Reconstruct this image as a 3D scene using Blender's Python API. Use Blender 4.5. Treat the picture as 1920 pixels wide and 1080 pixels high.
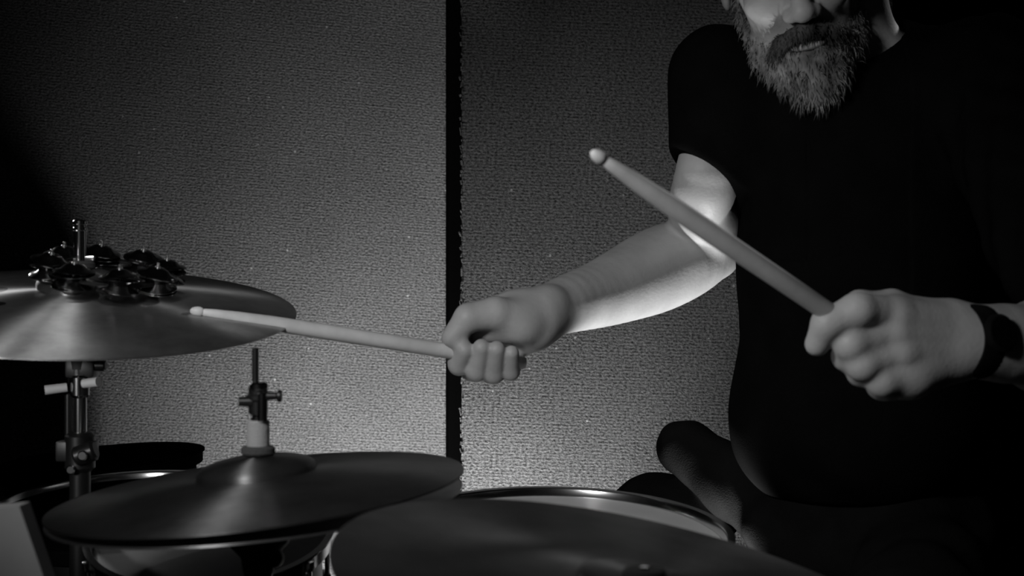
import bpy, math, random
import numpy as np
from mathutils import Vector, Matrix, Euler

for o in list(bpy.data.objects): bpy.data.objects.remove(o)
SC = bpy.context.scene
COL = SC.collection
R = math.radians
random.seed(7)
RNG = np.random.default_rng(7)

# ---------------------------------------------------------------- camera
CZ = 0.95
F = 50.0 / 36.0 * 1920.0
cam_data = bpy.data.cameras.new('camera')
cam_data.lens = 50; cam_data.sensor_width = 36
cam_data.clip_start = 0.05; cam_data.clip_end = 30
cam_data.dof.use_dof = True
cam_data.dof.focus_distance = 1.95
cam_data.dof.aperture_fstop = 8.0
cam = bpy.data.objects.new('camera', cam_data); COL.objects.link(cam)
cam.location = (0, 0, CZ); cam.rotation_euler = (R(90), 0, 0)
SC.camera = cam

def P(px, py, d):
    """real place of something seen at px,py and standing d metres into the room"""
    return Vector(((px - 960) / F * d, d, CZ - (py - 540) / F * d))

# ---------------------------------------------------------------- world, view, lights
w = bpy.data.worlds.new('world'); SC.world = w; w.use_nodes = True
w.node_tree.nodes['Background'].inputs[0].default_value = (1, 1, 1, 1)
w.node_tree.nodes['Background'].inputs[1].default_value = 0.0015
SC.view_settings.view_transform = 'Standard'
SC.view_settings.look = 'None'
SC.view_settings.gamma = 1
SC.view_settings.use_curve_mapping = False
SC.view_settings.exposure = 0.0

def aim(o, target):
    o.rotation_euler = (Vector(target) - o.location).to_track_quat('-Z', 'Y').to_euler()

def spot(name, loc, target, power, size, blend, radius):
    l = bpy.data.lights.new(name, 'SPOT'); l.energy = power; l.spot_size = R(size)
    l.spot_blend = blend; l.shadow_soft_size = radius
    o = bpy.data.objects.new(name, l); COL.objects.link(o); o.location = loc; aim(o, target)
    return o

def area(name, loc, target, power, sx, sy, spread=180):
    l = bpy.data.lights.new(name, 'AREA'); l.energy = power; l.shape = 'RECTANGLE'
    l.size = sx; l.size_y = sy; l.spread = R(spread)
    o = bpy.data.objects.new(name, l); COL.objects.link(o); o.location = loc; aim(o, target)
    return o

# low lamp behind the kit washing the carpet
spot('floor_wash_lamp', (-0.09, 1.95, 0.14), (-0.07, 2.60, 0.47), 88, 106, 1.0, 0.05)
# lamp low beside the snare: lights the underside of the forearm and the upper arm
spot('low_side_lamp', (0.262, 1.715, 0.50), P(1225, 500, 1.78), 15, 54, 0.4, 0.02)
# soft key from the front left
spot('key_lamp', (-0.50, 0.42, 1.32), (0.04, 1.45, 0.90), 31, 58, 0.9, 0.10)
spot('added_crash_light', (-0.32, 0.35, 2.20), (-0.475, 1.44, 0.92), 24, 15, 0.6, 0.02)  # added narrow spot, only for the wedge highlight on the crash cymbal
spot('added_handle_light', (-0.80, 0.60, 0.97), (-0.50, 1.55, 0.80), 15, 22, 0.7, 0.02)  # added spot to brighten the T handle and chrome hoop
spot('added_crash_backlight', (-1.10, 2.33, 1.42), (-0.52, 1.50, 0.93), 4, 30, 0.6, 0.04)  # added weak spot for the left streak on the crash cymbal
# added rim light for the sliver at the far jaw, not a lamp of the room
spot('added_rim_light', P(2150, -420, 2.25), P(1650, 30, 1.65), 7, 40, 0.5, 0.05)

# ---------------------------------------------------------------- materials
def new_mat(name):
    m = bpy.data.materials.new(name); m.use_nodes = True
    nt = m.node_tree; return m, nt, nt.nodes['Principled BSDF']

def g(v): return (v, v, v, 1)

def simple(name, v, rough=0.5, metal=0.0, bump=0.0, bscale=200.0, vary=0.0, vscale=20.0, spec=0.5, coat=0.0):
    m, nt, b = new_mat(name)
    b.inputs['Base Color'].default_value = g(v)
    b.inputs['Roughness'].default_value = rough
    b.inputs['Metallic'].default_value = metal
    b.inputs['Specular IOR Level'].default_value = spec
    b.inputs['Coat Weight'].default_value = coat
    tc = nt.nodes.new('ShaderNodeTexCoord')
    if vary:
        n = nt.nodes.new('ShaderNodeTexNoise'); n.inputs['Scale'].default_value = vscale
        n.inputs['Detail'].default_value = 5
        r = nt.nodes.new('ShaderNodeMapRange'); r.inputs[1].default_value = 0.3; r.inputs[2].default_value = 0.7
        r.inputs[3].default_value = max(0, v * (1 - vary)); r.inputs[4].default_value = v * (1 + vary)
        nt.links.new(tc.outputs['Object'], n.inputs['Vector']); nt.links.new(n.outputs[0], r.inputs[0])
        nt.links.new(r.outputs[0], b.inputs['Base Color'])
    if bump:
        n = nt.nodes.new('ShaderNodeTexNoise'); n.inputs['Scale'].default_value = bscale
        bp = nt.nodes.new('ShaderNodeBump'); bp.inputs['Strength'].default_value = bump
        bp.inputs['Distance'].default_value = 0.002
        nt.links.new(tc.outputs['Object'], n.inputs['Vector']); nt.links.new(n.outputs[0], bp.inputs['Height'])
        nt.links.new(bp.outputs[0], b.inputs['Normal'])
    return m

def carpet_mat(name, lo, hi, tilt, bump=0.9):
    m, nt, b = new_mat(name)
    N, L = nt.nodes, nt.links
    tc = N.new('ShaderNodeTexCoord')
    mp = N.new('ShaderNodeMapping'); mp.inputs['Rotation'].default_value = (0, R(tilt), 0)
    L.new(tc.outputs['Object'], mp.inputs[0])
    # ribs
    wv = N.new('ShaderNodeTexWave'); wv.wave_type = 'BANDS'; wv.bands_direction = 'Z'
    wv.inputs['Scale'].default_value = 62; wv.inputs['Distortion'].default_value = 2.4
    wv.inputs['Detail'].default_value = 3; wv.inputs['Detail Scale'].default_value = 2.2
    L.new(mp.outputs[0], wv.inputs['Vector'])
    # loops stretched along the rib
    st = N.new('ShaderNodeMapping'); st.inputs['Scale'].default_value = (0.8, 1, 1)
    L.new(mp.outputs[0], st.inputs[0])
    n1 = N.new('ShaderNodeTexNoise'); n1.inputs['Scale'].default_value = 270; n1.inputs['Detail'].default_value = 3
    n1.inputs['Roughness'].default_value = 0.7
    L.new(st.outputs[0], n1.inputs['Vector'])
    n2 = N.new('ShaderNodeTexNoise'); n2.inputs['Scale'].default_value = 5; n2.inputs['Detail'].default_value = 4
    L.new(mp.outputs[0], n2.inputs['Vector'])
    a = N.new('ShaderNodeMath'); a.operation = 'MULTIPLY_ADD'; a.inputs[1].default_value = 0.20
    L.new(wv.outputs['Fac'], a.inputs[0])
    s = N.new('ShaderNodeMapRange'); s.inputs[1].default_value = 0.33; s.inputs[2].default_value = 0.67
    s.inputs[3].default_value = 0; s.inputs[4].default_value = 0.80
    L.new(n1.outputs[0], s.inputs[0]); L.new(s.outputs[0], a.inputs[2])
    mr = N.new('ShaderNodeMapRange'); mr.inputs[3].default_value = lo; mr.inputs[4].default_value = hi
    L.new(a.outputs[0], mr.inputs[0])
    m2 = N.new('ShaderNodeMapRange'); m2.inputs[1].default_value = 0.3; m2.inputs[2].default_value = 0.7
    m2.inputs[3].default_value = 0.85; m2.inputs[4].default_value = 1.12
    L.new(n2.outputs[0], m2.inputs[0])
    mu = N.new('ShaderNodeMath'); mu.operation = 'MULTIPLY'
    L.new(mr.outputs[0], mu.inputs[0]); L.new(m2.outputs[0], mu.inputs[1])
    # pale lint flecks
    vo = N.new('ShaderNodeTexVoronoi'); vo.inputs['Scale'].default_value = 26
    L.new(mp.outputs[0], vo.inputs['Vector'])
    fl = N.new('ShaderNodeMath'); fl.operation = 'LESS_THAN'; fl.inputs[1].default_value = 0.055
    L.new(vo.outputs['Distance'], fl.inputs[0])
    mx = N.new('ShaderNodeMix'); mx.data_type = 'FLOAT'; mx.inputs[3].default_value = hi * 1.5
    L.new(fl.outputs[0], mx.inputs[0]); L.new(mu.outputs[0], mx.inputs[2])
    L.new(mx.outputs[0], b.inputs['Base Color'])
    b.inputs['Roughness'].default_value = 1.0; b.inputs['Specular IOR Level'].default_value = 0.05
    bp = N.new('ShaderNodeBump'); bp.inputs['Strength'].default_value = bump; bp.inputs['Distance'].default_value = 0.003
    L.new(a.outputs[0], bp.inputs['Height']); L.new(bp.outputs[0], b.inputs['Normal'])
    return m

def cymbal_mat(name, v, rough, aniso, marks=()):
    m, nt, b = new_mat(name)
    N, L = nt.nodes, nt.links
    tc = N.new('ShaderNodeTexCoord')
    sx = N.new('ShaderNodeSeparateXYZ'); L.new(tc.outputs['Object'], sx.inputs[0])
    cb = N.new('ShaderNodeCombineXYZ'); L.new(sx.outputs[0], cb.inputs[0]); L.new(sx.outputs[1], cb.inputs[1])
    ln = N.new('ShaderNodeVectorMath'); ln.operation = 'LENGTH'; L.new(cb.outputs[0], ln.inputs[0])
    n = N.new('ShaderNodeTexNoise'); n.noise_dimensions = '1D'; n.inputs['Scale'].default_value = 520
    n.inputs['Detail'].default_value = 3
    L.new(ln.outputs['Value'], n.inputs['W'])
    n2 = N.new('ShaderNodeTexNoise'); n2.inputs['Scale'].default_value = 14; n2.inputs['Detail'].default_value = 6
    n2.inputs['Roughness'].default_value = 0.65
    L.new(tc.outputs['Object'], n2.inputs['Vector'])
    mr = N.new('ShaderNodeMapRange'); mr.inputs[1].default_value = 0.3; mr.inputs[2].default_value = 0.7
    mr.inputs[3].default_value = v * 0.6; mr.inputs[4].default_value = v * 1.3
    L.new(n2.outputs[0], mr.inputs[0])
    col = mr.outputs[0]
    for (mx_, my_, rx, ry) in marks:      # printed ink
        mp = N.new('ShaderNodeMapping'); mp.inputs['Location'].default_value = (-mx_ / rx, -my_ / ry, 0)
        mp.inputs['Scale'].default_value = (1 / rx, 1 / ry, 0)
        L.new(tc.outputs['Object'], mp.inputs[0])
        l2 = N.new('ShaderNodeVectorMath'); l2.operation = 'LENGTH'; L.new(mp.outputs[0], l2.inputs[0])
        gt = N.new('ShaderNodeMath'); gt.operation = 'GREATER_THAN'; gt.inputs[1].default_value = 1
        L.new(l2.outputs['Value'], gt.inputs[0])
        mu = N.new('ShaderNodeMath'); mu.operation = 'MULTIPLY'
        L.new(col, mu.inputs[0]); L.new(gt.outputs[0], mu.inputs[1]); col = mu.outputs[0]
    L.new(col, b.inputs['Base Color'])
    b.inputs['Metallic'].default_value = 0.9
    b.inputs['Roughness'].default_value = rough
    b.inputs['Anisotropic'].default_value = aniso; b.inputs['Anisotropic Rotation'].default_value = 0.25
    tg = N.new('ShaderNodeTangent'); tg.direction_type = 'RADIAL'; tg.axis = 'Z'
    L.new(tg.outputs[0], b.inputs['Tangent'])
    bp = N.new('ShaderNodeBump'); bp.inputs['Strength'].default_value = 0.25; bp.inputs['Distance'].default_value = 0.0004
    L.new(n.outputs[0], bp.inputs['Height']); L.new(bp.outputs[0], b.inputs['Normal'])
    return m

M = {}
M['carpet_left'] = carpet_mat('carpet_left', 0.03, 0.30, -4.0)
M['carpet_right'] = carpet_mat('carpet_right', 0.008, 0.27, -2.0, 0.7)
M['seam'] = simple('seam_black', 0.002, 1.0, spec=0.0)
M['floor'] = simple('floor_dark', 0.02, 0.8, bump=0.3, vary=0.3)
M['chrome'] = simple('chrome', 0.62, 0.16, 1.0, vary=0.1)
M['chrome_dull'] = simple('chrome_dull', 0.8, 0.32, 1.0, vary=0.15)
M['jingle'] = simple('jingle_metal', 0.30, 0.17, 1.0, vary=0.3, vscale=60)
M['black_metal'] = simple('black_metal', 0.012, 0.38, 0.3)
M['black_rubber'] = simple('black_rubber', 0.012, 0.7)
M['black_shell'] = simple('black_shell', 0.010, 0.45, vary=0.2)
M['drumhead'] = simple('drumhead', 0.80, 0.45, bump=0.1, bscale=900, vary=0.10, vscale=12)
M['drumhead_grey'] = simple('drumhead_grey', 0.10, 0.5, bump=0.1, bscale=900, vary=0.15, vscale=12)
M['drumhead_black'] = simple('drumhead_black', 0.004, 1.0, spec=0.0)
M['felt'] = simple('felt', 0.05, 1.0, bump=0.5, bscale=600)
M['felt_pale'] = simple('felt_pale', 0.30, 1.0, bump=0.5, bscale=600)
M['bright_metal'] = simple('bright_metal', 0.9, 0.4, 0.3)
M['wood'] = simple('stick_wood', 0.62, 0.5, vary=0.12, vscale=40)
M['board'] = simple('board_wood', 0.33, 0.6, vary=0.25, vscale=9)
M['skin'] = simple('skin', 0.43, 0.5, bump=0.15, bscale=260, vary=0.10, vscale=30, spec=0.35)
M['shirt'] = simple('shirt_cloth', 0.0045, 1.0, bump=0.3, bscale=700, vary=0.15, spec=0.0)
M['trousers'] = simple('trouser_cloth', 0.008, 1.0, bump=0.4, bscale=500, vary=0.2, spec=0.0)
M['shoe'] = simple('shoe_leather', 0.01, 0.6)
M['beard'] = simple('beard_hair', 0.22, 0.7, vary=0.85, vscale=28, spec=0.3)
M['moustache'] = simple('moustache_hair', 0.045, 0.7, vary=0.8, vscale=45, spec=0.3)
M['hair'] = simple('head_hair', 0.03, 0.7, vary=0.5, vscale=60, spec=0.3)
M['strap'] = simple('watch_strap', 0.003, 0.8, spec=0.15)
M['glass'] = simple('watch_glass', 0.004, 0.15)
M['eye'] = simple('eye', 0.6, 0.2)
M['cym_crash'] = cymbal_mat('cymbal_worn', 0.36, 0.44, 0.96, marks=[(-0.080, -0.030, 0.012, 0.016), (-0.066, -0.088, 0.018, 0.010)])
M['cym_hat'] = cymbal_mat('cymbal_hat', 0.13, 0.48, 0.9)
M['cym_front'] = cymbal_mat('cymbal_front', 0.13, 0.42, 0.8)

# ---------------------------------------------------------------- mesh helpers
class MB:
    def __init__(s): s.v = []; s.f = []
    def add(s, verts, faces, mat=None):
        n = len(s.v)
        for p in verts:
            p = Vector(p); s.v.append(mat @ p if mat is not None else p)
        s.f += [tuple(i + n for i in f) for f in faces]
        return s
    def lathe(s, prof, seg=48, mat=None):
        """prof: list of (r,z), closed profile revolved about Z"""
        vs, fs = [], []
        n = len(prof)
        for i in range(seg):
            a = 2 * math.pi * i / seg
            for r, z in prof: vs.append((r * math.cos(a), r * math.sin(a), z))
        for i in range(seg):
            j = (i + 1) % seg
            for k in range(n):
                l = (k + 1) % n
                if prof[k][0] < 1e-7 and prof[l][0] < 1e-7: continue
                fs.append((i * n + k, j * n + k, j * n + l, i * n + l))
        return s.add(vs, fs, mat)
    def cyl(s, r, z0, z1, seg=24, mat=None, bev=None):
        b = min(r * 0.25, (z1 - z0) * 0.25) if bev is None else bev
        return s.lathe([(0, z0), (r - b, z0), (r, z0 + b), (r, z1 - b), (r - b, z1), (0, z1)], seg, mat)
    def box(s, x0, x1, y0, y1, z0, z1, mat=None, b=0.0):
        if b <= 0:
            vs = [(x, y, z) for x in (x0, x1) for y in (y0, y1) for z in (z0, z1)]
            fs = [(0, 1, 3, 2), (4, 6, 7, 5), (0, 4, 5, 1), (2, 3, 7, 6), (0, 2, 6, 4), (1, 5, 7, 3)]
            return s.add(vs, fs, mat)
        import bmesh
        bm = bmesh.new(); bmesh.ops.create_cube(bm, size=1)
        for v in bm.verts:
            v.co = Vector(((x0 + x1) / 2 + v.co.x * (x1 - x0), (y0 + y1) / 2 + v.co.y * (y1 - y0), (z0 + z1) / 2 + v.co.z * (z1 - z0)))
        bmesh.ops.bevel(bm, geom=bm.edges[:], offset=b, segments=2, affect='EDGES', profile=0.6)
        bm.verts.index_update()
        s.add([v.co for v in bm.verts], [[v.index for v in f.verts] for f in bm.faces], mat); bm.free()
        return s
    def rod(s, a, b, r0, r1=None, seg=16):
        a, b = Vector(a), Vector(b); r1 = r0 if r1 is None else r1
        q = (b - a).to_track_quat('Z', 'Y').to_matrix().to_4x4()
        L = (b - a).length
        return s.lathe([(0, 0), (r0, 0), (r1, L), (0, L)], seg, Matrix.Translation(a) @ q)
    def path(s, pts, r, seg=10, closed=False):
        pts = [Vector(p) for p in pts]; n = len(pts); vs, fs = [], []
        for i, p in enumerate(pts):
            if closed: t = (pts[(i + 1) % n] - pts[i - 1]).normalized()
            else: t = (pts[min(i + 1, n - 1)] - pts[max(i - 1, 0)]).normalized()
            u = t.cross(Vector((0, 0, 1)))
            if u.length < 0.1: u = t.cross(Vector((1, 0, 0)))
            u.normalize(); w_ = t.cross(u)
            for k in range(seg):
                a = 2 * math.pi * k / seg
                vs.append(p + (u * math.cos(a) + w_ * math.sin(a)) * r)
        for i in range(n if closed else n - 1):
            j = (i + 1) % n
            for k in range(seg):
                l = (k + 1) % seg
                fs.append((i * seg + k, i * seg + l, j * seg + l, j * seg + k))
        if not closed:
            fs.append(tuple(range(seg))[::-1]); fs.append(tuple((n - 1) * seg + k for k in range(seg)))
        return s.add(vs, fs)
    def build(s, name, mat, parent=None, loc=(0, 0, 0), rot=(0, 0, 0), smooth=True):
        me = bpy.data.meshes.new(name)
        me.from_pydata([tuple(v) for v in s.v], [], s.f)
        import bmesh
        bm = bmesh.new(); bm.from_mesh(me)
        bmesh.ops.remove_doubles(bm, verts=bm.verts, dist=1e-6)
        bmesh.ops.recalc_face_normals(bm, faces=bm.faces)
        bm.to_mesh(me); bm.free()
        me.materials.append(mat)
        if smooth:
            me.shade_smooth()
            try: me.set_sharp_from_angle(angle=R(38))
            except Exception: pass
        o = bpy.data.objects.new(name, me); COL.objects.link(o)
        o.location = loc; o.rotation_euler = rot
        if parent: o.parent = parent
        return o

def tag(o, label, cat, group=None, kind=None):
    o['label'] = label; o['category'] = cat
    if group: o['group'] = group
    if kind: o['kind'] = kind
    return o

def empty(name, loc, rot=(0, 0, 0)):
    o = bpy.data.objects.new(name, None); COL.objects.link(o); o.location = loc; o.rotation_euler = rot
    o.empty_display_size = 0.1
    return o

# ---------------------------------------------------------------- the room
SEAM = Vector(((850 - 960) / F * 2.62, 2.62, 0))
RX = (864 - 960) / F * 2.29
def wall(name, x0, x1, rotz, mat, label, off, lean=0, fwd=0):
    mb = MB(); n = 40
    mb.box(x0, x1, 0, 0.05, 0, 2.6, b=0.006)
    o = mb.build(name, mat, None, (SEAM.x + off if not fwd else RX, SEAM.y + fwd, 0), (R(lean), 0, R(rotz)), smooth=False)
    o.data.materials.append(M['seam'])
    for p in o.data.polygons:
        if abs(p.normal.x) > 0.5: p.material_index = 1  # panel sides coloured near black in place of shade in the gap
    o['kind'] = 'structure'; o['label'] = label
    return o
wall('wall_left', -2.2, 0, 10, M['carpet_left'], 'grey ribbed carpet wall panel left of the black seam', -0.0125)
wall('wall_right', 0, 0.70, 1.0, M['carpet_right'], 'darker grey ribbed carpet wall panel right of the black seam', 0, 0, -0.33)
o = MB().box(-0.10, 0.14, 0.10, 0.13, 0, 2.6).build('trim_1', M['seam'], None, tuple(SEAM)); o['kind'] = 'structure'
o = MB().box(-2.4, 2.6, 3.2, 3.25, 0, 2.6).build('wall_back', M['seam'], smooth=False); o['kind'] = 'structure'
# frayed carpet edge running down the right panel's cut
mb = MB()
z = 0.02
while z < 2.58:
    x = random.uniform(-0.0005, 0.003); l = random.uniform(0.004, 0.013)
    mb.rod((x, random.uniform(-0.001, 0.004), z), (x + random.uniform(-0.003, 0.002), -0.001, z + l), random.uniform(0.0008, 0.0024), seg=6)
    z += random.uniform(0.004, 0.016)
fr = mb.build('trim_2', M['carpet_right'], None, (RX, SEAM.y - 0.33, 0), (0, 0, R(1))); fr['kind'] = 'structure'
o = MB().box(-2.4, 2.6, -0.6, 3.25, -0.05, 0).build('floor', M['floor'], smooth=False); o['kind'] = 'structure'

# ---------------------------------------------------------------- drum hardware
def cymbal_profile(rad, rise, bell_r, bell_h, th=0.0016, hole=0.006):
    top = []
    n = 26
    for i in range(n + 1):
        r = rad + (bell_r - rad) * i / n
        t = (r - bell_r) / (rad - bell_r)
        top.append((r, rise * (1 - max(0.0, t) ** 1.55)))
    m_ = 9
    for i in range(1, m_ + 1):
        a = i / m_ * math.pi / 2
        r = bell_r * math.cos(a) + hole * math.sin(a)
        r = max(r, hole)
        top.append((r, rise + bell_h * (max(0.0, math.sin(a)) ** 0.9)))
    bot = [(r, z - th) for r, z in reversed(top)]
    return top + bot

def cymbal(name, loc, rx, ry, rad, rise, bell_r, bell_h, mat, flip=False):
    rot = Euler((R(rx), R(ry), 0)).to_matrix()
    mb = MB(); mb.lathe(cymbal_profile(rad, rise, bell_r, bell_h), 128,
                        Matrix.Scale(-1, 4, (0, 0, 1)) if flip else None)
    return mb.build(name, mat, None, loc, (R(rx), R(ry), 0))

def tripod(root, x, y, z_top, spread, phase, mat, n=3):
    for k in range(n):
        a = phase + 2 * math.pi * k / n
        mb = MB()
        foot = (x + spread * math.cos(a), y + spread * math.sin(a), 0.012)
        mb.rod((x + 0.012 * math.cos(a), y + 0.012 * math.sin(a), z_top), foot, 0.008)
        lg = mb.build('leg', mat, root)
        MB().rod((foot[0], foot[1], 0), (foot[0], foot[1], 0.03), 0.013).build('rubber_foot', M['black_rubber'], lg)

# --- crash cymbal at left with its stand
cA = P(150, 577, 1.53)
crash = cymbal('crash_cymbal', cA, 10.6, 3.5, 0.2305, 0.022, 0.045, 0.020, M['cym_crash'])
tag(crash, 'large worn crash cymbal at left, carrying a ring of black jingles', 'cymbal')

st = empty('cymbal_stand', (cA.x, cA.y, 0))
tag(st, 'chrome cymbal stand with bright T handle under the jingle cymbal', 'stand')
ax = lambda z0, z1, r, name, mat, seg=24: MB().cyl(r, z0, z1, seg).build(name, mat, st)
zA = cA.z
ax(zA - 0.03, zA + 0.085, 0.0042, 'threaded_rod', M['chrome'])
mb = MB(); mb.cyl(0.0068, zA + 0.049, zA + 0.094, 24); mb.cyl(0.0078, zA + 0.082, zA + 0.087, 24); mb.cyl(0.0078, zA+0.088, zA+0.0945, 24)
mb.build('sleeve_nut', M['chrome'], st)
mb = MB(); mb.cyl(0.016, zA + 0.041, zA + 0.050, 24); mb.build('felt_washer', M['felt'], st)
mb = MB(); mb.box(-0.016, 0.016, -0.003, 0.003, zA + 0.050, zA + 0.056, b=0.001); mb.build('wing_nut', M['chrome'], st)
mb = MB(); mb.lathe([(0, zA - 0.038), (0.011, zA - 0.066), (0.013, zA - 0.066), (0.014, zA - 0.050), (0.019, zA - 0.038), (0.020, zA - 0.030), (0.0, zA - 0.030)], 24)
mb.build('cymbal_seat', M['black_rubber'], st)
mb = MB(); mb.cyl(0.0125, zA - 0.086, zA - 0.045, 20); mb.box(-0.013, 0.018, -0.012, 0.012, zA - 0.075, zA - 0.052, b=0.003)
mb.cyl(0.006, 0, 0.012, 12, Matrix.Translation((0.017, -0.004, zA - 0.062)) @ Matrix.Rotation(R(90), 4, 'Y'))
mb.build('tilter', M['black_metal'], st)
for sx_ in (-1, 1):
    mb = MB(); mb.rod((sx_ * 0.009, -0.016, zA - 0.0825 + sx_ * 0.002), (sx_ * 0.027 - (0.003 if sx_ < 0 else 0) * 1.0, -0.024, zA - 0.0825 + sx_ * 0.0045), 0.0048, 0.0052)
    mb.build('handle', M['bright_metal'], st)
mb = MB(); mb.cyl(0.0105, zA - 0.096, zA - 0.072, 20, Matrix.Translation((0.002, -0.008, 0))); mb.build('tilter_bolt', M['chrome'], st)
ax(zA - 0.150, zA - 0.094, 0.0072, 'upper_tube', M['chrome'])
ax(zA - 0.150, zA - 0.090, 0.0040, 'height_rod', M['black_metal']).location = (-0.0125, 0, 0)
mb = MB(); mb.cyl(0.016, zA - 0.176, zA - 0.134, 24); mb.box(-0.024, 0.018, -0.010, 0.010, zA - 0.165, zA - 0.143, b=0.003)
mb.cyl(0.011, -0.012, 0.012, 16, Matrix.Translation((0.010, -0.014, zA - 0.155)) @ Matrix.Rotation(R(70), 4, 'Y'))
cl = mb.build('height_clamp', M['black_metal'], st)
mb = MB(); mb.cyl(0.0055, 0, 0.005, 12, Matrix.Translation((0.011, -0.024, zA - 0.156)) @ Matrix.Rotation(R(90), 4, 'X')); mb.build('clamp_bolt', M['chrome'], cl)
mb = MB(); mb.cyl(0.005, 0, 0.005, 12, Matrix.Translation((-0.004, -0.016, zA - 0.172)) @ Matrix.Rotation(R(90), 4, 'X')); mb.build('clamp_bolt', M['chrome'], cl)
ax(0.14, zA - 0.17, 0.0110, 'lower_tube', M['black_metal'])
tripod(st, 0, 0, 0.30, 0.19, 0.6, M['black_metal'])

# --- jingle ring lying on the crash cymbal
rj = empty('jingle_ring', (0, 0, 0))
tag(rj, 'ring of small glossy black jingles lying on the crash cymbal', 'percussion ring')
rotA = Euler((R(10.6), R(3.5), 0))
rotm = rotA.to_matrix()
rj.rotation_euler = Euler((R(12.5), R(5.5), R(12)))
rj.location = cA + rotm @ Vector((0.031, -0.004, 0.0245))
RM = 0.060
mb = MB()
for z_ in (0.0155, 0.0175):
    mb.lathe([(RM - 0.0055, z_), (RM + 0.0055, z_), (RM + 0.0055, z_ + 0.0018), (RM - 0.0055, z_ + 0.0018)], 64)
mb.build('frame', M['black_metal'], rj)
nj = 8
def jingle_bm():
    m_ = MB(); t = 0.0008
    top = [(0.0215, 0.0), (0.0185, 0.0016), (0.0140, 0.0026), (0.0095, 0.0066), (0.005, 0.0080), (0.0016, 0.0082)]
    m_.lathe(top + [(r, z - t) for r, z in reversed(top)], 28); return m_
jproto = pproto = None
for k in range(nj):
    a = 2 * math.pi * (k + 0.3) / nj
    x, y = RM * math.cos(a), RM * math.sin(a)
    if pproto is None:
        pm = MB(); pm.cyl(0.0016, 0.001, 0.039, 10); pm.cyl(0.003, 0.033, 0.0355, 10)
        pproto = pm.build('pin', M['chrome_dull'], rj); pn = pproto
    else:
        pn = pproto.copy(); COL.objects.link(pn); pn.parent = rj
    pn.location = (x, y, 0)
    for q in range(2):
        for s_ in (0, 1):
            if jproto is None:
                jproto = jingle_bm().build('jingle', M['jingle'], rj); j = jproto
            else:
                j = jproto.copy(); COL.objects.link(j); j.parent = rj
            zc = 0.0095 + q * 0.0130 + s_ * 0.0035
            j.location = (x, y, zc)
            j.rotation_euler = ((math.pi if s_ == 0 else 0) + random.uniform(-0.16, 0.16), random.uniform(-0.16, 0.16), 0)

# --- hi-hat
cH = P(484, 917, 1.25)
hr = (2.4, -5.4)
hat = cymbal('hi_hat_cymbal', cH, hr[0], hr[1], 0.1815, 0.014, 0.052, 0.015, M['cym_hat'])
tag(hat, 'upper hi-hat cymbal with chrome clutch standing on its bell', 'cymbal')
hm = Euler((R(hr[0]), R(hr[1]), 0)).to_matrix()
hat2 = cymbal('hi_hat_cymbal', cH + Vector((0, 0, -0.012)), 2.0, -4.2, 0.180, 0.014, 0.042, 0.018, M['cym_crash'], flip=True)
tag(hat2, 'lower hi-hat cymbal showing only its pale rim under the upper one', 'cymbal')
hs = empty('hi_hat_stand', (cH.x, cH.y, 0))
tag(hs, 'chrome hi-hat stand with thin pull rod and black clutch', 'stand')
zH = cH.z
hx = lambda z0, z1, r, name, mat: MB().cyl(r, z0, z1, 20).build(name, mat, hs)
hx(0.10, CZ - (652 - 540) / F * 1.25, 0.0030, 'pull_rod', M['black_metal']).location.x = -0.0025
zy = lambda py: CZ - (py - 540) / F * 1.25
mb = MB(); mb.cyl(0.0085, zy(778), zy(722), 20); mb.cyl(0.0105, zy(752), zy(738), 20); mb.build('clutch', M['black_metal'], hs)
mb = MB(); mb.cyl(0.0082, zy(732), zy(716), 20, Matrix.Translation((0.001, -0.003, 0))); mb.cyl(0.0045, zy(790), zy(735), 16, Matrix.Translation((0.005, -0.007, 0))); mb.build('clutch_collar', M['chrome'], hs)
mb = MB()
mb.rod((-0.004, -0.004, zy(752)), (-0.016, -0.006, zy(752)), 0.005, 0.004)
mb.rod((0.004, -0.004, zy(742)), (0.018, -0.008, zy(741)), 0.0045, 0.003)
mb.cyl(0.0055, 0, 0.004, 12, Matrix.Translation((0.018, -0.008, zy(741))) @ Matrix.Rotation(R(90), 4, 'Y'))
mb.build('wing_screw', M['black_metal'], hs)
mb = MB(); mb.cyl(0.0100, zy(838), zy(788), 20, bev=0.001); mb.build('felt_washer', M['felt_pale'], hs)
mb = MB(); mb.cyl(0.0065, zy(850), zy(780), 20); mb.build('clutch_tube', M['chrome'], hs)
mb = MB(); mb.cyl(0.0150, zy(853), zy(836), 20); mb.build('lock_nut', M['felt'], hs)
zs = zH - 0.044
mb = MB(); mb.lathe([(0, zs - 0.03), (0.013, zs - 0.030), (0.015, zs - 0.016), (0.027, zs - 0.003), (0.029, zs + 0.002), (0, zs + 0.002)], 32)
mb.cyl(0.008, 0, 0.016, 14, Matrix.Translation((0.018, -0.014, zs - 0.014)) @ Matrix.Rotation(R(80), 4, 'X'))
mb.build('cymbal_cup', M['black_rubber'], hs)
hx(0.10, zs - 0.02, 0.0125, 'tube', M['black_metal'])
tripod(hs, 0, 0, 0.28, 0.18, 2.2, M['black_metal'])

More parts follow.
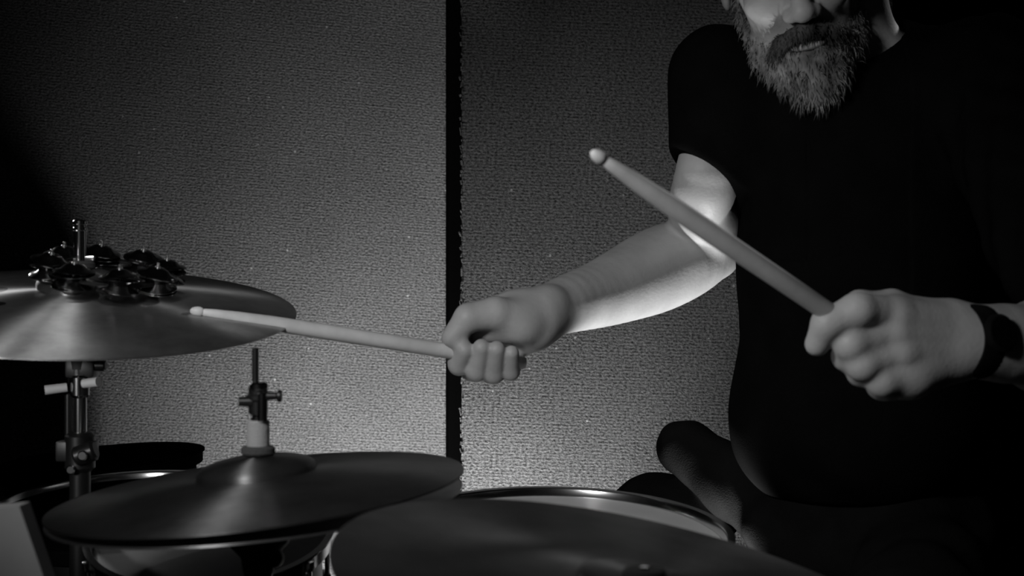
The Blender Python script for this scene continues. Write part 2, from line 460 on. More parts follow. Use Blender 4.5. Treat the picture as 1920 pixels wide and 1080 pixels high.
# --- dark crash cymbal close to the camera
cE = P(1208, 1126, 0.90)
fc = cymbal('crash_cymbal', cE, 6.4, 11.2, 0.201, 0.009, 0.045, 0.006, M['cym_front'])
tag(fc, 'dark blurred crash cymbal at bottom centre, in front of the snare drum', 'cymbal')
fs = empty('cymbal_stand', (cE.x, cE.y, 0))
tag(fs, 'black cymbal stand below the dark crash cymbal in front of the snare', 'stand')
MB().cyl(0.010, 0.1, cE.z - 0.02, 20).build('tube', M['black_metal'], fs)
MB().cyl(0.0035, cE.z - 0.03, cE.z + 0.0215, 12).build('threaded_rod', M['chrome'], fs)
MB().cyl(0.014, cE.z + 0.014, cE.z + 0.020, 20).build('felt_washer', M['felt'], fs)
tripod(fs, 0, 0, 0.28, 0.18, 0.4, M['black_metal'])

# --- drums
def drum(name, loc, rx, ry, rad, depth, head_mat, shell_mat, hoop_mat, nl, legs=0):
    d = empty(name, loc, (R(rx), R(ry), 0))
    MB().lathe([(0.0, 0.0), (rad - 0.006, 0.0), (rad - 0.001, -0.003), (rad - 0.001, -0.006), (rad - 0.006, -0.004), (0, -0.002)], 96).build('batter_head', head_mat, d)
    MB().lathe([(rad - 0.008, -0.006), (rad - 0.006, -0.006), (rad - 0.006, -depth), (rad - 0.008, -depth)], 96).build('shell', shell_mat, d)
    def hp(z0, z1):
        return [(rad - 0.0005, z0), (rad + 0.005, z0), (rad + 0.0055, z1 - 0.003), (rad + 0.009, z1 - 0.002), (rad + 0.009, z1), (rad + 0.0015, z1), (rad, z1 - 0.002)]
    MB().lathe(hp(-0.010, 0.008), 96).build('hoop', hoop_mat, d)
    MB().lathe([(r, -depth - z - 0.001) for r, z in hp(-0.010, 0.008)], 96).build('hoop', hoop_mat, d)
    lp = rp = None
    for k in range(nl):
        a = 2 * math.pi * (k + 0.5) / nl
        if lp is None:
            m1 = MB(); m1.box(rad - 0.006, rad + 0.010, -0.009, 0.009, -depth * 0.62, -depth * 0.38, b=0.003)
            lp = m1.build('lug', M['chrome'], d)
            m2 = MB(); m2.cyl(0.0028, -depth * 0.45, -0.002, 10, Matrix.Translation((rad + 0.0085, 0, 0))); m2.box(rad + 0.0045, rad + 0.0125, -0.004, 0.004, -0.006, 0.004, b=0.001)
            rp = m2.build('tension_rod', M['chrome'], d); a_, b_ = lp, rp
        else:
            a_ = lp.copy(); b_ = rp.copy()
            for c in (a_, b_): COL.objects.link(c); c.parent = d
        a_.rotation_euler.z = a; b_.rotation_euler.z = a
    return d

sn = drum('snare_drum', P(1046, 1006, 1.45), 6.0, 1.0, 0.170, 0.14, M['drumhead'], M['black_shell'], M['chrome'], 8)
tag(sn, 'snare drum with pale head and chrome hoop in front of the player', 'drum')
MB().cyl(0.012, -0.66, -0.20, 16).build('stand_tube', M['black_metal'], sn)
sb = MB()
for k in range(3):
    a = 2 * math.pi * k / 3 + 0.5
    sb.rod((0, 0, -0.22), (0.165 * math.cos(a), 0.165 * math.sin(a), -0.158), 0.006)
sb.build('stand_basket', M['black_metal'], sn)
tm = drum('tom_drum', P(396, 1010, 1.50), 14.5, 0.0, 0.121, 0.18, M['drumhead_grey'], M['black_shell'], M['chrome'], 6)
tag(tm, 'small tom drum with grey head under the hi-hat', 'drum')
MB().cyl(0.012, -0.64, -0.15, 16).build('stand_tube', M['black_metal'], tm)
fl = drum('timbale_drum', P(236, 962, 1.86), 7.5, -1.0, 0.180, 0.15, M['drumhead_black'], M['black_shell'], M['chrome'], 8)
tag(fl, 'drum with shiny chrome hoop at left, behind the jingle cymbal stand', 'drum')
MB().cyl(0.012, -0.62, -0.14, 16).build('stand_tube', M['black_metal'], fl)
bt = drum('floor_tom', P(190, 868, 2.22), 2.0, -4.0, 0.150, 0.36, M['drumhead_black'], M['drumhead_black'], M['drumhead_black'], 0)
tag(bt, 'black tom drum against the carpet wall, above the chrome hoop', 'drum')
for k in range(3):
    a = 2 * math.pi * k / 3
    MB().rod((0.158 * math.cos(a), 0.158 * math.sin(a), -0.25), (0.158 * math.cos(a), 0.158 * math.sin(a), -0.67), 0.006).build('leg', M['black_metal'], bt)

# --- board at the lower left corner
bd = empty('board', (0, 0, 0))
tag(bd, 'plain grey board with slanted edge at the bottom left corner', 'board')
a0, a1 = P(36, 949, 1.02), P(86, 1095, 1.02)
dx = (a1.x - a0.x) / (a1.z - a0.z)
zt = a0.z; xb = a0.x + dx * (0 - zt)
vs = []
for y in (1.02, 1.042):
    vs += [(a0.x - 0.30, y - 0.10, zt - 0.012), (a0.x, y, zt), (xb, y, 0), (xb - 0.75, y - 0.10, 0)]
MB().add(vs, [(0, 1, 2, 3), (7, 6, 5, 4), (0, 4, 5, 1), (1, 5, 6, 2), (2, 6, 7, 3), (3, 7, 4, 0)]).build('panel', M['board'], bd, smooth=False)
MB().rod((a0.x - 0.2, 1.0, zt - 0.1), (a0.x - 0.18, 1.22, 0), 0.012).build('prop', M['black_metal'], bd)

# ---------------------------------------------------------------- drumsticks
def stick(loc_tip, loc_butt, length, r, label):
    a, b = Vector(loc_tip), Vector(loc_butt)
    L = length
    t = (b - a).normalized()
    # tip at origin, body along +Z
    prof = [(0, 0)]
    for i in range(1, 9):
        u = i / 8 * math.pi
        prof.append((0.0052 * math.sin(u * 0.80 + 0.0) + 0.0002, 0.0065 * (1 - math.cos(u))))
    prof += [(0.0042, 0.0145), (0.0052, 0.024), (r * 0.82, 0.050), (r * 0.97, 0.090), (r, 0.13), (r, L - 0.006), (r * 0.93, L - 0.0025), (r * 0.75, L), (0, L)]
    o = MB().lathe(prof, 28).build('drumstick', M['wood'], None, a, t.to_track_quat('Z', 'Y').to_euler())
    tag(o, label, 'drumstick')
    return o
S1a, S1b = P(356, 582, 1.470), P(984, 681, 1.588)
stick(S1a, S1b, (S1b - S1a).length, 0.0082, 'wooden drumstick reaching over the crash cymbal, held in the outstretched hand')
S2a = P(1108, 284, 1.10); S2g = P(1545, 580, 1.235)
t2 = (S2g - S2a).normalized(); S2b = S2a + t2 * 0.405
stick(S2a, S2b, 0.405, 0.0086, 'wooden drumstick raised across the chest, held in the hand with the watch')

# ---------------------------------------------------------------- sculpting by distance field
BAND = 0.03
class Field:
    def __init__(s, lo, hi, h):
        s.h = h; s.lo = np.array(lo, float)
        s.n = tuple(int(math.ceil((hi[i] - lo[i]) / h)) + 1 for i in range(3))
        s.D = np.full(s.n, BAND, np.float32)
    def block(s, lo, hi):
        i0 = np.clip(np.floor((np.array(lo) - s.lo) / s.h).astype(int), 0, np.array(s.n) - 1)
        i1 = np.clip(np.ceil((np.array(hi) - s.lo) / s.h).astype(int) + 1, 1, np.array(s.n))
        sl = tuple(slice(i0[k], i1[k]) for k in range(3))
        g_ = [(s.lo[k] + s.h * np.arange(i0[k], i1[k])).astype(np.float32) for k in range(3)]
        X = np.stack(np.meshgrid(*g_, indexing='ij'), -1)
        return sl, X
    def add(s, prims, k_in=0.006, k=0.006, sub=False, disp=None):
        if not isinstance(prims, list): prims = [prims]
        lo = np.min([p[1] for p in prims], 0) - BAND; hi = np.max([p[2] for p in prims], 0) + BAND
        sl, X = s.block(lo, hi)
        if X.size == 0: return
        d = None
        for p in prims:
            e = p[0](X)
            d = e if d is None else smin(d, e, k_in)
        if disp is not None: d = d + disp(X)
        d = np.minimum(d, BAND)
        if sub: s.D[sl] = -smin(-s.D[sl], d, k)
        else: s.D[sl] = smin(s.D[sl], d, k)
    def mesh(s):
        return surface_nets(s.D, s.lo, s.h)

def smin(a, b, k):
    if k <= 0: return np.minimum(a, b)
    h = np.maximum(k - np.abs(a - b), 0) / k
    return np.minimum(a, b) - h * h * k * 0.25

def V(p): return np.array(tuple(p), dtype=np.float32)

def cone(a, b, ra, rb):
    a, b = V(a), V(b)
    lo = np.minimum(a - ra, b - rb); hi = np.maximum(a + ra, b + rb)
    ba = b - a; l2 = float(ba @ ba); rr = ra - rb; a2 = l2 - rr * rr
    def fn(X):
        pa = X - a; y = pa @ ba; z = y - l2
        x2 = ((pa * l2 - y[..., None] * ba) ** 2).sum(-1)
        y2 = y * y * l2; z2 = z * z * l2
        k = np.sign(rr) * rr * rr * x2
        d = (np.sqrt(x2 * a2 / l2 / l2 * 1.0) + y * rr / l2 * 1.0)
        # iq round cone
        il2 = 1.0 / l2
        d3 = (np.sqrt(x2 * a2 * il2) + y * rr) * il2 - ra
        d1 = np.sqrt(x2 + z2) * il2 - rb
        d2 = np.sqrt(x2 + y2) * il2 - ra
        c1 = np.sign(z) * a2 * z2 > k
        c2 = np.sign(y) * a2 * y2 < k
        return np.where(c1, d1, np.where(c2, d2, d3)).astype(np.float32)
    return (fn, lo, hi)

def ell(c, r, rot=None):
    c, r = V(c), V(r)
    Rm = np.eye(3, dtype=np.float32) if rot is None else np.array(rot, dtype=np.float32)
    m = np.sqrt(((Rm * r[None, :]) ** 2).sum(1))
    def fn(X):
        q = (X - c) @ Rm
        k0 = np.sqrt(((q / r) ** 2).sum(-1)); k1 = np.sqrt(((q / (r * r)) ** 2).sum(-1)) + 1e-9
        return (k0 * (k0 - 1.0) / k1).astype(np.float32)
    return (fn, c - m, c + m)

def surface_nets(D, lo, h):
    S = D < 0
    nx, ny, nz = D.shape
    c = np.zeros((nx - 1, ny - 1, nz - 1), np.uint8)
    for i in (0, 1):
        for j in (0, 1):
            for k in (0, 1):
                c += S[i:nx - 1 + i, j:ny - 1 + j, k:nz - 1 + k]
    act = (c > 0) & (c < 8)
    idx = np.argwhere(act)
    vid = np.full(act.shape, -1, np.int32); vid[act] = np.arange(len(idx))
    corners = np.array([(i, j, k) for i in (0, 1) for j in (0, 1) for k in (0, 1)])
    vals = np.stack([D[idx[:, 0] + a, idx[:, 1] + b_, idx[:, 2] + c_] for a, b_, c_ in corners], 1).astype(np.float64)
    acc = np.zeros((len(idx), 3)); cnt = np.zeros(len(idx))
    for e0 in range(8):
        for e1 in range(e0 + 1, 8):
            if np.abs(corners[e0] - corners[e1]).sum() != 1: continue
            v0, v1 = vals[:, e0], vals[:, e1]
            m = (v0 < 0) != (v1 < 0)
            t = np.where(m, v0 / np.where(m, v0 - v1, 1), 0)
            p = corners[e0] + t[:, None] * (corners[e1] - corners[e0])
            acc += p * m[:, None]; cnt += m
    vs = (idx + acc / cnt[:, None]) * h + lo
    faces = []
    for ax_ in range(3):
        o1, o2 = [(1, 2), (2, 0), (0, 1)][ax_]
        sl0 = [slice(None)] * 3; sl1 = [slice(None)] * 3
        sl0[ax_] = slice(0, -1); sl1[ax_] = slice(1, None)
        ch = S[tuple(sl0)] != S[tuple(sl1)]
        e = np.argwhere(ch)
        ok = (e[:, o1] > 0) & (e[:, o2] > 0) & (e[:, o1] < D.shape[o1] - 1) & (e[:, o2] < D.shape[o2] - 1)
        e = e[ok]
        if not len(e): continue
        ins = S[e[:, 0], e[:, 1], e[:, 2]]
        def at(d1, d2):
            q = e.copy(); q[:, o1] -= d1; q[:, o2] -= d2
            return vid[q[:, 0], q[:, 1], q[:, 2]]
        qd = np.stack([at(1, 1), at(0, 1), at(0, 0), at(1, 0)], 1)
        qd[~ins] = qd[~ins][:, ::-1]
        faces.append(qd)
    return vs, np.concatenate(faces)

def mesh_obj(name, vs, fs, mat, parent=None, origin=None, smooth_iter=0):
    me = bpy.data.meshes.new(name)
    vs = vs if origin is None else vs - V(origin)
    me.vertices.add(len(vs)); me.vertices.foreach_set('co', vs.astype(np.float32).ravel())
    me.loops.add(len(fs) * 4); me.loops.foreach_set('vertex_index', fs.astype(np.int32).ravel())
    me.polygons.add(len(fs)); me.polygons.foreach_set('loop_start', np.arange(0, len(fs) * 4, 4, dtype=np.int32))
    me.update(calc_edges=True); me.validate()
    me.shade_smooth(); me.materials.append(mat)
    o = bpy.data.objects.new(name, me); COL.objects.link(o)
    if parent: o.parent = parent
    return o

def noise_fn(seed, freqs, amp):
    rg = np.random.default_rng(seed)
    W = [(rg.normal(size=3).astype(np.float32) * f, rg.uniform(0, 6.28), a) for f, a in zip(freqs, amp)]
    def fn(X):
        out = 0
        for wv, ph, a in W: out = out + a * np.sin(X @ wv + ph)
        return out
    return fn

# ---------------------------------------------------------------- the player
person = empty('person', (0.40, 1.70, 0))
tag(person, 'bearded person in black T-shirt drumming, one arm stretched out to the left', 'person')
def own(o):
    o.parent = person; o.matrix_parent_inverse = Matrix.Translation(-person.location)
    return o

B = Field((-0.12, 1.05, 0.55), (0.66, 2.0, 1.50), 0.002)

# right arm (nearest the wall seam)
R_sh = P(1366, 175, 1.76); R_el = P(1322, 460, 1.82); R_wr = P(1010, 594, 1.600)
def chain(pts, k_in=0.0015, k=0.012, n=4):
    q = [np.array(p, float) for p in pts]; q = [2 * q[0] - q[1]] + q + [2 * q[-1] - q[-2]]; out = []
    for i in range(1, len(q) - 2):
        for t in np.arange(n) / n:
            a, b, c, d = q[i - 1:i + 3]
            out.append(0.5 * (2 * b + (c - a) * t + (2 * a - 5 * b + 4 * c - d) * t * t + (3 * b - a - 3 * c + d) * t ** 3))
    pts = [list(map(float, p)) for p in out + [q[-2]]]
    B.add([cone(P(*a[:3]), P(*b[:3]), a[3], b[3]) for a, b in zip(pts[:-1], pts[1:])], k_in, k)
chain([(1362, 170, 1.735, 0.038), (1322, 320, 1.695, 0.0345), (1310, 395, 1.745, 0.0370), (1322, 446, 1.795, 0.0390), (1336, 473, 1.830, 0.0345)])
B.add([ell(P(1338, 335, 1.70), (0.026, 0.026, 0.045)), ell(P(1346, 410, 1.765), (0.026, 0.028, 0.038))], 0.01, 0.02)
chain([(1336, 473, 1.825, 0.0345), (1282, 486, 1.79, 0.0495), (1229, 508, 1.765, 0.0515), (1174, 532, 1.73, 0.0455),
       (1118, 554, 1.69, 0.0385), (1058, 572, 1.64, 0.0325), (1010, 592, 1.60, 0.0265)], 0.0015, 0.008)
B.add([ell(P(1035, 560, 1.60), (0.010, 0.010, 0.009))], 0.01, 0.015)

# right hand, palm side to the camera, wrapped round the stick
hd = 1.575
B.add([cone(R_wr, P(960, 588, hd + 0.022), 0.0215, 0.0225),
       cone(P(960, 588, hd + 0.022), P(880, 592, hd + 0.028), 0.0225, 0.015),
       cone(P(985, 605, hd + 0.020), P(905, 612, hd + 0.034), 0.021, 0.016),
       cone(P(995, 618, hd + 0.020), P(940, 630, hd + 0.036), 0.019, 0.015),
       cone(P(1000, 624, hd + 0.018), P(970, 648, hd + 0.032), 0.016, 0.014)], 0.010, 0.03)
def finger(pts, rs, k=0.003, kin=0.004):
    B.add([cone(pts[i], pts[i + 1], rs[i], rs[i + 1]) for i in range(len(pts) - 1)], kin, k)
finger([P(880, 594, hd + 0.028), P(852, 640, hd + 0.012), P(860, 684, hd - 0.008), P(872, 656, hd - 0.026)], [0.0130, 0.0130, 0.0112, 0.0096], 0.005)
finger([P(905, 612, hd + 0.034), P(884, 692, hd + 0.014), P(894, 696, hd - 0.012), P(903, 652, hd - 0.029)], [0.0130, 0.0128, 0.0112, 0.0098])
finger([P(940, 628, hd + 0.036), P(922, 698, hd + 0.012), P(926, 701, hd - 0.010), P(931, 655, hd - 0.029)], [0.0125, 0.0124, 0.0108, 0.0094])
finger([P(972, 645, hd + 0.032), P(956, 694, hd + 0.010), P(957, 697, hd - 0.008), P(959, 662, hd - 0.024)], [0.0112, 0.0108, 0.0096, 0.0084])
# thumb along the top of the stick
finger([P(985, 598, hd + 0.004), P(930, 588, hd - 0.012), P(878, 596, hd - 0.022), P(848, 632, hd - 0.022)], [0.0205, 0.0185, 0.0155, 0.0118], 0.010)
B.add([cone(P(975, 612, hd), P(905, 622, hd + 0.006), 0.020, 0.012)], 0.01, 0.012)

# left arm
L_sh = P(1850, 150, 1.64); L_el = P(2060, 655, 1.36); L_wr = P(1822, 640, 1.290)
B.add([cone(L_sh, L_el, 0.052, 0.042)], 0.01, 0.02)
B.add([cone(L_el, L_el.lerp(L_wr, 0.35), 0.042, 0.045), cone(L_el.lerp(L_wr, 0.35), L_el.lerp(L_wr, 0.8), 0.045, 0.031),
       cone(L_el.lerp(L_wr, 0.8), L_wr, 0.031, 0.027)], 0.02, 0.02)
# left hand, back to the camera
ld = 1.262
B.add([cone(L_wr, P(1795, 640, 1.292), 0.027, 0.028),
       cone(P(1775, 610, 1.285), P(1680, 592, ld), 0.020, 0.0165),
       cone(P(1775, 625, 1.285), P(1678, 622, ld - 0.004), 0.022, 0.0165),
       cone(P(1775, 650, 1.285), P(1688, 660, ld - 0.002), 0.022, 0.0160),
       cone(P(1770, 672, 1.285), P(1704, 700, ld + 0.004), 0.020, 0.0150),
       cone(P(1775, 600, 1.300), P(1700, 610, ld + 0.03), 0.018, 0.016)], 0.014, 0.02)
lf = lambda pts, rs, k=0.0035: finger(pts, rs, k + 0.001, 0.006)
lf([P(1680, 588, ld), P(1608, 582, ld - 0.022), P(1552, 606, ld - 0.022), P(1532, 645, ld - 0.012)], [0.0150, 0.0150, 0.0135, 0.0108], 0.006)
lf([P(1676, 622, ld - 0.002), P(1596, 644, ld - 0.018), P(1588, 668, ld + 0.004), P(1622, 655, ld + 0.024)], [0.0160, 0.0145, 0.0125, 0.0100], 0.005)
lf([P(1686, 658, ld - 0.002), P(1618, 682, ld - 0.014), P(1614, 698, ld + 0.008), P(1645, 682, ld + 0.024)], [0.0158, 0.0142, 0.0118, 0.0095], 0.005)
lf([P(1708, 690, ld + 0.006), P(1654, 714, ld - 0.008), P(1650, 722, ld + 0.014), P(1672, 702, ld + 0.026)], [0.0155, 0.0130, 0.0108, 0.0088], 0.005)
# thumb above, pressing the stick from behind
lf([P(1745, 605, ld + 0.030), P(1672, 574, ld + 0.024), P(1612, 572, ld + 0.012), P(1572, 592, ld + 0.004)], [0.0180, 0.0145, 0.0125, 0.0100], 0.010)
B.add([cone(P(1775, 660, 1.290), P(1712, 700, ld + 0.012), 0.024, 0.018), cone(P(1705, 704, ld + 0.012), P(1668, 716, ld + 0.006), 0.0150, 0.0120), cone(P(1690, 610, ld + 0.010), P(1695, 690, ld + 0.012), 0.018, 0.016)], 0.02, 0.015)
for kx, ky in ((1682, 590), (1679, 622), (1690, 658)):       # knuckles
    B.add([ell(P(kx, ky, ld - 0.010), (0.010, 0.007, 0.009))], 0.004, 0.010)
for (x0, y0), (x1, y1) in (((1690, 594), (1770, 612)), ((1688, 624), (1772, 630)), ((1698, 662), (1772, 652))):
    B.add([cone(P(x0, y0, ld - 0.0145), P(x1, y1, 1.267), 0.0035, 0.0028)], 0.002, 0.010)   # tendons

# neck, trunk under the shirt
NB = P(1600, 90, 1.70)
B.add([cone(NB + Vector((0, 0.02, -0.06)), P(1560, -80, 1.66), 0.062, 0.056),
       cone(NB + Vector((0, 0.01, -0.08)), R_sh, 0.05, 0.038), cone(NB + Vector((0, 0.01, -0.08)), L_sh, 0.05, 0.046),
       ell(P(1610, 330, 1.72), (0.13, 0.085, 0.17)), ell(P(1610, 640, 1.72), (0.115, 0.09, 0.17))], 0.05, 0.03)

# head
HR = (Euler((R(24), R(-12), R(-12)), 'XYZ')).to_matrix()
mouth_l = Vector((0, -0.094, -0.047))
H0 = P(1514, 76, 1.565) - HR @ mouth_l
HRn = np.array([list(r) for r in HR], dtype=np.float32)
hl = lambda x, y, z: H0 + HR @ Vector((x, y, z))
he = lambda c, r: ell(hl(*c), r, HRn)
hc = lambda a, b, ra, rb: cone(hl(*a), hl(*b), ra, rb)
B.add([he((0, 0.018, 0.062), (0.076, 0.096, 0.084)), he((0, -0.026, 0.005), (0.062, 0.068, 0.080)),
       he((0, -0.024, -0.062), (0.054, 0.056, 0.038)), he((0, -0.074, -0.078), (0.022, 0.018, 0.016))], 0.03, 0.02)
B.add([he((s * 0.034, -0.074, 0.000), (0.024, 0.018, 0.020)) for s in (-1, 1)], 0.004, 0.02)      # cheeks
B.add([hc((-0.034, -0.088, 0.047), (0.034, -0.088, 0.047), 0.010, 0.010)], 0.004, 0.016)          # brow
for s in (-1, 1):
    B.add([he((s * 0.032, -0.098, 0.029), (0.019, 0.013, 0.012))], 0.004, 0.012, sub=True)
    B.add([he((s * 0.031, -0.080, 0.029), (0.0135, 0.0125, 0.011))], 0.004, 0.004)                # lids
B.add([hc((0, -0.092, 0.036), (0, -0.112, -0.008), 0.0075, 0.0105), he((0, -0.113, -0.011), (0.0125, 0.011, 0.010)),
       he((0.0135, -0.102, -0.014), (0.008, 0.010, 0.0075)), he((-0.0135, -0.102, -0.014), (0.008, 0.010, 0.0075))], 0.008, 0.008)
B.add([he((s * 0.0065, -0.112, -0.022), (0.003, 0.004, 0.003)) for s in (-1, 1)], 0.001, 0.003, sub=True)
B.add([he((0, -0.093, -0.041), (0.022, 0.009, 0.0045)), he((0, -0.094, -0.052), (0.020, 0.009, 0.0055))], 0.002, 0.004)
for s in (-1, 1):
    B.add([he((s * 0.078, 0.018, 0.012), (0.008, 0.017, 0.031))], 0.004, 0.006)
    B.add([he((s * 0.086, 0.014, 0.014), (0.006, 0.010, 0.020))], 0.004, 0.006, sub=True)

own(mesh_obj('body', *B.mesh(), M['skin'], None))
del B

# beard
Bd = Field(tuple(H0 + Vector((-0.14, -0.20, -0.24))), tuple(H0 + Vector((0.14, 0.12, 0.12))), 0.002)
Bd.add([he((0, -0.032, -0.066), (0.064, 0.064, 0.040)), he((-0.045, 0.0, -0.030), (0.024, 0.030, 0.045)),
        he((0.045, 0.0, -0.030), (0.024, 0.030, 0.045)), he((0, -0.074, -0.086), (0.034, 0.028, 0.026))], 0.025, 0.01,
       disp=noise_fn(3, [130, 210, 330], [0.0022, 0.0014, 0.0008]))
chin = hl(0, -0.080, -0.105)
Bd.add([cone(chin, chin + Vector((-0.002, 0.006, -0.004)), 0.022, 0.014)], 0.01, 0.03)
Bd.add([he((0, -0.110, -0.048), (0.019, 0.020, 0.007))], 0.003, 0.006, sub=True)
Bd.add([he((0, -0.11, 0.028), (0.075, 0.09, 0.046))], 0.003, 0.012, sub=True)
bv, bf = Bd.mesh()
bo = own(mesh_obj('beard', bv, bf, M['beard'])); bo['label'] = 'full grey-streaked beard'
def strands(name, vs, fs, mat, n, lmin, lmax, grav, rad, keep=None, seed=1):
    rg = np.random.default_rng(seed)
    a, b_, c_, d_ = (vs[fs[:, k]] for k in range(4))
    nr = np.cross(c_ - a, d_ - b_); nr /= np.linalg.norm(nr, axis=1)[:, None] + 1e-12
    cen = (a + b_ + c_ + d_) / 4
    if keep is not None:
        m = keep(cen, nr); cen, nr = cen[m], nr[m]
    pick = rg.integers(0, len(cen), n)
    m_ = MB()
    for i in pick:
        p = cen[i]; nn = nr[i]
        L_ = rg.uniform(lmin, lmax); jit = rg.normal(size=3) * 0.28
        d0 = nn * 0.75 + np.array(grav) + jit; d0 /= np.linalg.norm(d0)
        d1 = nn * 0.15 + np.array(grav) * 1.7 + jit; d1 /= np.linalg.norm(d1)
        p0 = p - nn * 0.002; p1 = p0 + d0 * L_ * 0.5; p2 = p1 + d1 * L_ * 0.5
        u = np.cross(d0, nn + 0.01 * jit + 1e-4); u /= np.linalg.norm(u) + 1e-9; w_ = np.cross(d0, u)
        base = len(m_.v)
        for q, r_ in ((p0, rad), (p1, rad * 0.8)):
            for k in range(3):
                an = k * 2.094
                m_.v.append(Vector(q + (u * math.cos(an) + w_ * math.sin(an)) * r_))
        m_.v.append(Vector(p2))
        for k in range(3):
            l = (k + 1) % 3
            m_.f.append((base + k, base + l, base + 3 + l, base + 3 + k))
            m_.f.append((base + 3 + k, base + 3 + l, base + 6))
    me = bpy.data.meshes.new(name); me.from_pydata([tuple(v) for v in m_.v], [], m_.f); me.materials.append(mat); me.shade_smooth()
    o = bpy.data.objects.new(name, me); COL.objects.link(o); return o
s_ = strands('hair_strands', bv, bf, M['beard'], 4500, 0.009, 0.020, (0, 0.0, -0.8), 0.00055)
s_.parent = bo; s_['kind'] = 'stuff'
# moustache
Mo = Field(tuple(H0 + Vector((-0.09, -0.18, -0.14))), tuple(H0 + Vector((0.09, 0.02, 0.06))), 0.002)
for s in (-1, 1):
    Mo.add([hc((s * 0.004, -0.102, -0.033), (s * 0.030, -0.091, -0.046), 0.0098, 0.0080), hc((s * 0.030, -0.090, -0.044), (s * 0.040, -0.080, -0.062), 0.0075, 0.006)], 0.006, 0.004,
           disp=noise_fn(5, [300, 420], [0.0010, 0.0008]))
mv, mf = Mo.mesh()
mo = own(mesh_obj('moustache', mv, mf, M['moustache'])); mo['label'] = 'dark moustache'
s2 = strands('hair_strands', mv, mf, M['moustache'], 700, 0.008, 0.015, (0, 0, -0.7), 0.0005, seed=4)
s2.parent = mo; s2['kind'] = 'stuff'
# head hair above the picture, eyes
Ha = Field(tuple(H0 + Vector((-0.13, -0.14, -0.06))), tuple(H0 + Vector((0.13, 0.17, 0.20))), 0.0025)
Ha.add([he((0, 0.024, 0.070), (0.082, 0.100, 0.086))], 0.004, 0.01, disp=noise_fn(9, [120, 240], [0.002, 0.001]))
Ha.add([he((0, -0.10, 0.0), (0.075, 0.085, 0.085)), he((0.0, -0.01, -0.05), (0.12, 0.075, 0.075))], 0.01, 0.01, sub=True)
own(mesh_obj('hair', *Ha.mesh(), M['hair']))

# T-shirt
T = Field((0.10, 1.32, 0.60), (0.72, 1.98, 1.30), 0.0025)
fold = noise_fn(11, [17, 26, 40], [0.004, 0.0025, 0.0010])
T.add([ell(P(1600, 340, 1.72), (0.150, 0.115, 0.20)), ell(P(1612, 560, 1.71), (0.146, 0.120, 0.16)),
       ell(P(1600, 770, 1.715), (0.150, 0.130, 0.13)),
       cone(NB + Vector((0, 0.015, -0.085)), P(1352, 150, 1.70), 0.074, 0.054),
       cone(NB + Vector((0, 0.015, -0.085)), L_sh, 0.074, 0.062)], 0.06, 0.02, disp=fold)
# right sleeve
hem_c = P(1316, 322, 1.69)
T.add([cone(P(1348, 142, 1.69), P(1334, 370, 1.695), 0.055, 0.044)], 0.02, 0.045, disp=noise_fn(12, [40, 70], [0.002, 0.001]))
# left sleeve, long and loose over the far arm
T.add([cone(L_sh, L_sh.lerp(L_el, 0.70), 0.066, 0.062)], 0.02, 0.045, disp=noise_fn(13, [40, 70], [0.003, 0.0015]))
def halfspace(p, n, lo, hi):
    p, n = V(p), V(n); n = n / np.linalg.norm(n)
    return (lambda X: ((X - p) @ n).astype(np.float32) * -1.0, V(lo), V(hi))
# cut sleeve mouths: remove what lies beyond the hem
hn = Vector((-0.60, -0.20, -0.80)).normalized()
lo_, hi_ = hem_c + Vector((-0.10, -0.10, -0.14)), hem_c + Vector((0.026, 0.10, 0.08))
def sleeve_cut(X):
    d = -((X - V(hem_c)) @ V(hn))
    dx_ = X[..., 0] - (hem_c.x + 0.052 - 0.24 * np.maximum(0.0, hem_c.z - 0.17 - X[..., 2]))      # keep the side of the torso
    return np.maximum(d, dx_).astype(np.float32)
T.add([(sleeve_cut, V(lo_ + Vector((-0.05, -0.05, -0.16))), V(hi_ + Vector((0.08, 0.06, 0.05))))], 0.0, 0.004, sub=True)
# hollow sleeve
T.add([cone(P(1330, 315, 1.695), P(1312, 420, 1.75), 0.0385, 0.044)], 0.0, 0.004, sub=True)
# neckline
T.add([cone(NB + Vector((-0.004, 0.0, -0.03)), P(1560, -80, 1.66), 0.070, 0.074)], 0.0, 0.006, sub=True)
# hem of the shirt
hb = P(1600, 935, 1.70)
T.add([(lambda X: (X[..., 2] - hb.z).astype(np.float32), V((0.1, 1.4, 0.5)), V((0.75, 2.0, hb.z)))], 0.0, 0.006, sub=True)
own(mesh_obj('t_shirt', *T.mesh(), M['shirt']))
del T

# trousers
Tr = Field((0.0, 1.20, 0.04), (0.66, 2.1, 0.90), 0.003)
tf = noise_fn(21, [35, 60, 110], [0.003, 0.002, 0.001])
hipL = P(1740, 1040, 1.74); hipR = P(1520, 1010, 1.78)
kneeL = Vector((0.37, 1.34, 0.60)); kneeR = P(1286, 841, 1.86)
Tr.add([ell(P(1620, 985, 1.76), (0.15, 0.125, 0.10)),
        cone(hipL, kneeL, 0.082, 0.062), cone(kneeL, Vector((0.40, 1.42, 0.12)), 0.060, 0.052)], 0.03, 0.02, disp=tf)
Tr.add([cone(P(1490, 985, 1.76), kneeR.lerp(P(1490, 985, 1.76), 0.45), 0.052, 0.042), cone(kneeR.lerp(P(1490, 985, 1.76), 0.45), kneeR, 0.042, 0.0385)], 0.02, 0.01,
       disp=noise_fn(22, [50, 90], [0.0012, 0.0008]))
calf = P(1225, 962, 1.90)
Tr.add([cone(kneeR + Vector((0.03, 0.02, -0.085)), calf, 0.048, 0.048), cone(calf, P(1180, 1010, 1.90), 0.048, 0.050),
        cone(P(1180, 1010, 1.90), Vector((0.15, 1.84, 0.12)), 0.052, 0.048)], 0.02, 0.012, disp=noise_fn(23, [50, 90], [0.0015, 0.001]))
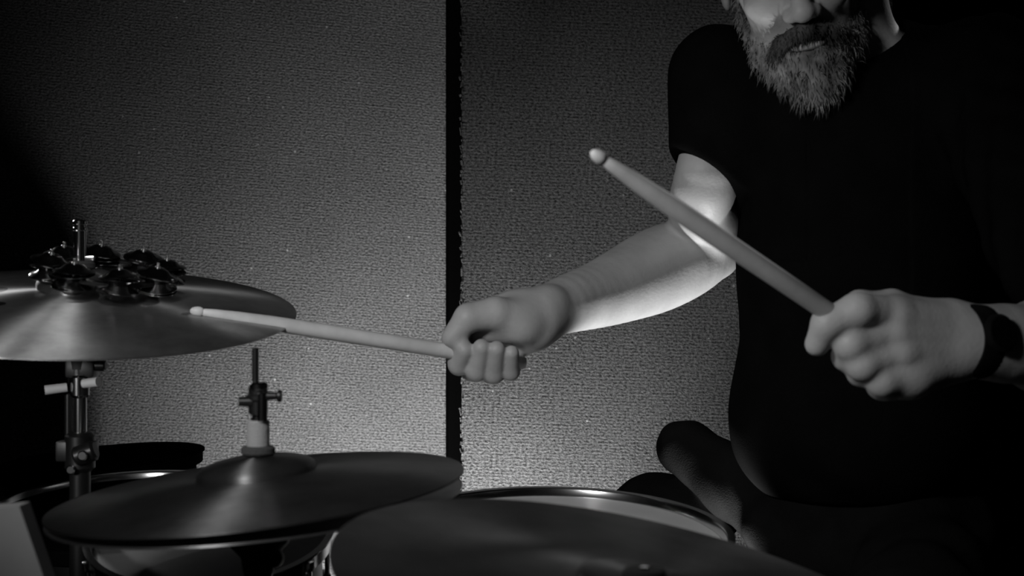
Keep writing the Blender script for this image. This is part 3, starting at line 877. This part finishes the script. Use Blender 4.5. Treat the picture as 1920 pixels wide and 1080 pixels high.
own(mesh_obj('trousers', *Tr.mesh(), M['trousers']))
del Tr
# shoes
for (fx, fy, dirx, diry) in ((0.40, 1.42, 0.0, -1.0), (0.15, 1.84, -0.35, -0.94)):
    Sh = Field((fx - 0.2, fy - 0.32, -0.01), (fx + 0.14, fy + 0.12, 0.16), 0.003)
    h_ = Vector((fx, fy + 0.02, 0.045)); t_ = Vector((fx + dirx * 0.19, fy + diry * 0.19, 0.034))
    Sh.add([cone(h_, t_, 0.042, 0.034), cone(h_ + Vector((0, 0, 0.05)), h_, 0.045, 0.042)], 0.02, 0.01)
    Sh.add([(lambda X: (X[..., 2] - 0.002).astype(np.float32), V((fx - 0.3, fy - 0.4, -0.05)), V((fx + 0.2, fy + 0.2, 0.0)))], 0, 0.003, sub=True)
    own(mesh_obj('shoe', *Sh.mesh(), M['shoe']))

# wrist watch (thing held on the wrist)
axis = (L_el - L_wr).normalized()
wc = P(1822, 640, 1.290)
wt = empty('wristwatch', wc, axis.to_track_quat('Z', 'Y').to_euler())
tag(wt, 'black wristwatch with wide strap on the wrist at right', 'watch')
rr_ = 0.0300
MB().lathe([(rr_, -0.014), (rr_ + 0.0025, -0.0145), (rr_ + 0.004, -0.010), (rr_ + 0.004, 0.010), (rr_ + 0.0025, 0.0145), (rr_, 0.014)], 48).build('strap', M['strap'], wt)
inv = wt.rotation_euler.to_matrix().inverted()
to_cam = inv @ Vector((0.15, -1, 0.25)); to_cam.z = 0; to_cam.normalize()
fm = Matrix.Translation(to_cam * (rr_ + 0.0015)) @ to_cam.to_track_quat('Z', 'Y').to_matrix().to_4x4()
mc = MB(); mc.cyl(0.0175, 0, 0.008, 32, fm, bev=0.002); cs = mc.build('case', M['strap'], wt)
mc = MB(); mc.cyl(0.0145, 0.008, 0.0086, 32, fm, bev=0.0002); mc.build('dial', M['glass'], cs)

# stool under the player
th = empty('drum_stool', (0.44, 1.80, 0))
tag(th, 'black round drum stool the player sits on', 'stool')
MB().lathe([(0, 0.50), (0.14, 0.50), (0.16, 0.515), (0.165, 0.54), (0.155, 0.562), (0.12, 0.572), (0, 0.574)], 48).build('seat', M['black_rubber'], th)
MB().cyl(0.014, 0.16, 0.50, 16).build('post', M['black_metal'], th)
tripod(th, 0, 0, 0.36, 0.22, 1.2, M['black_metal'])
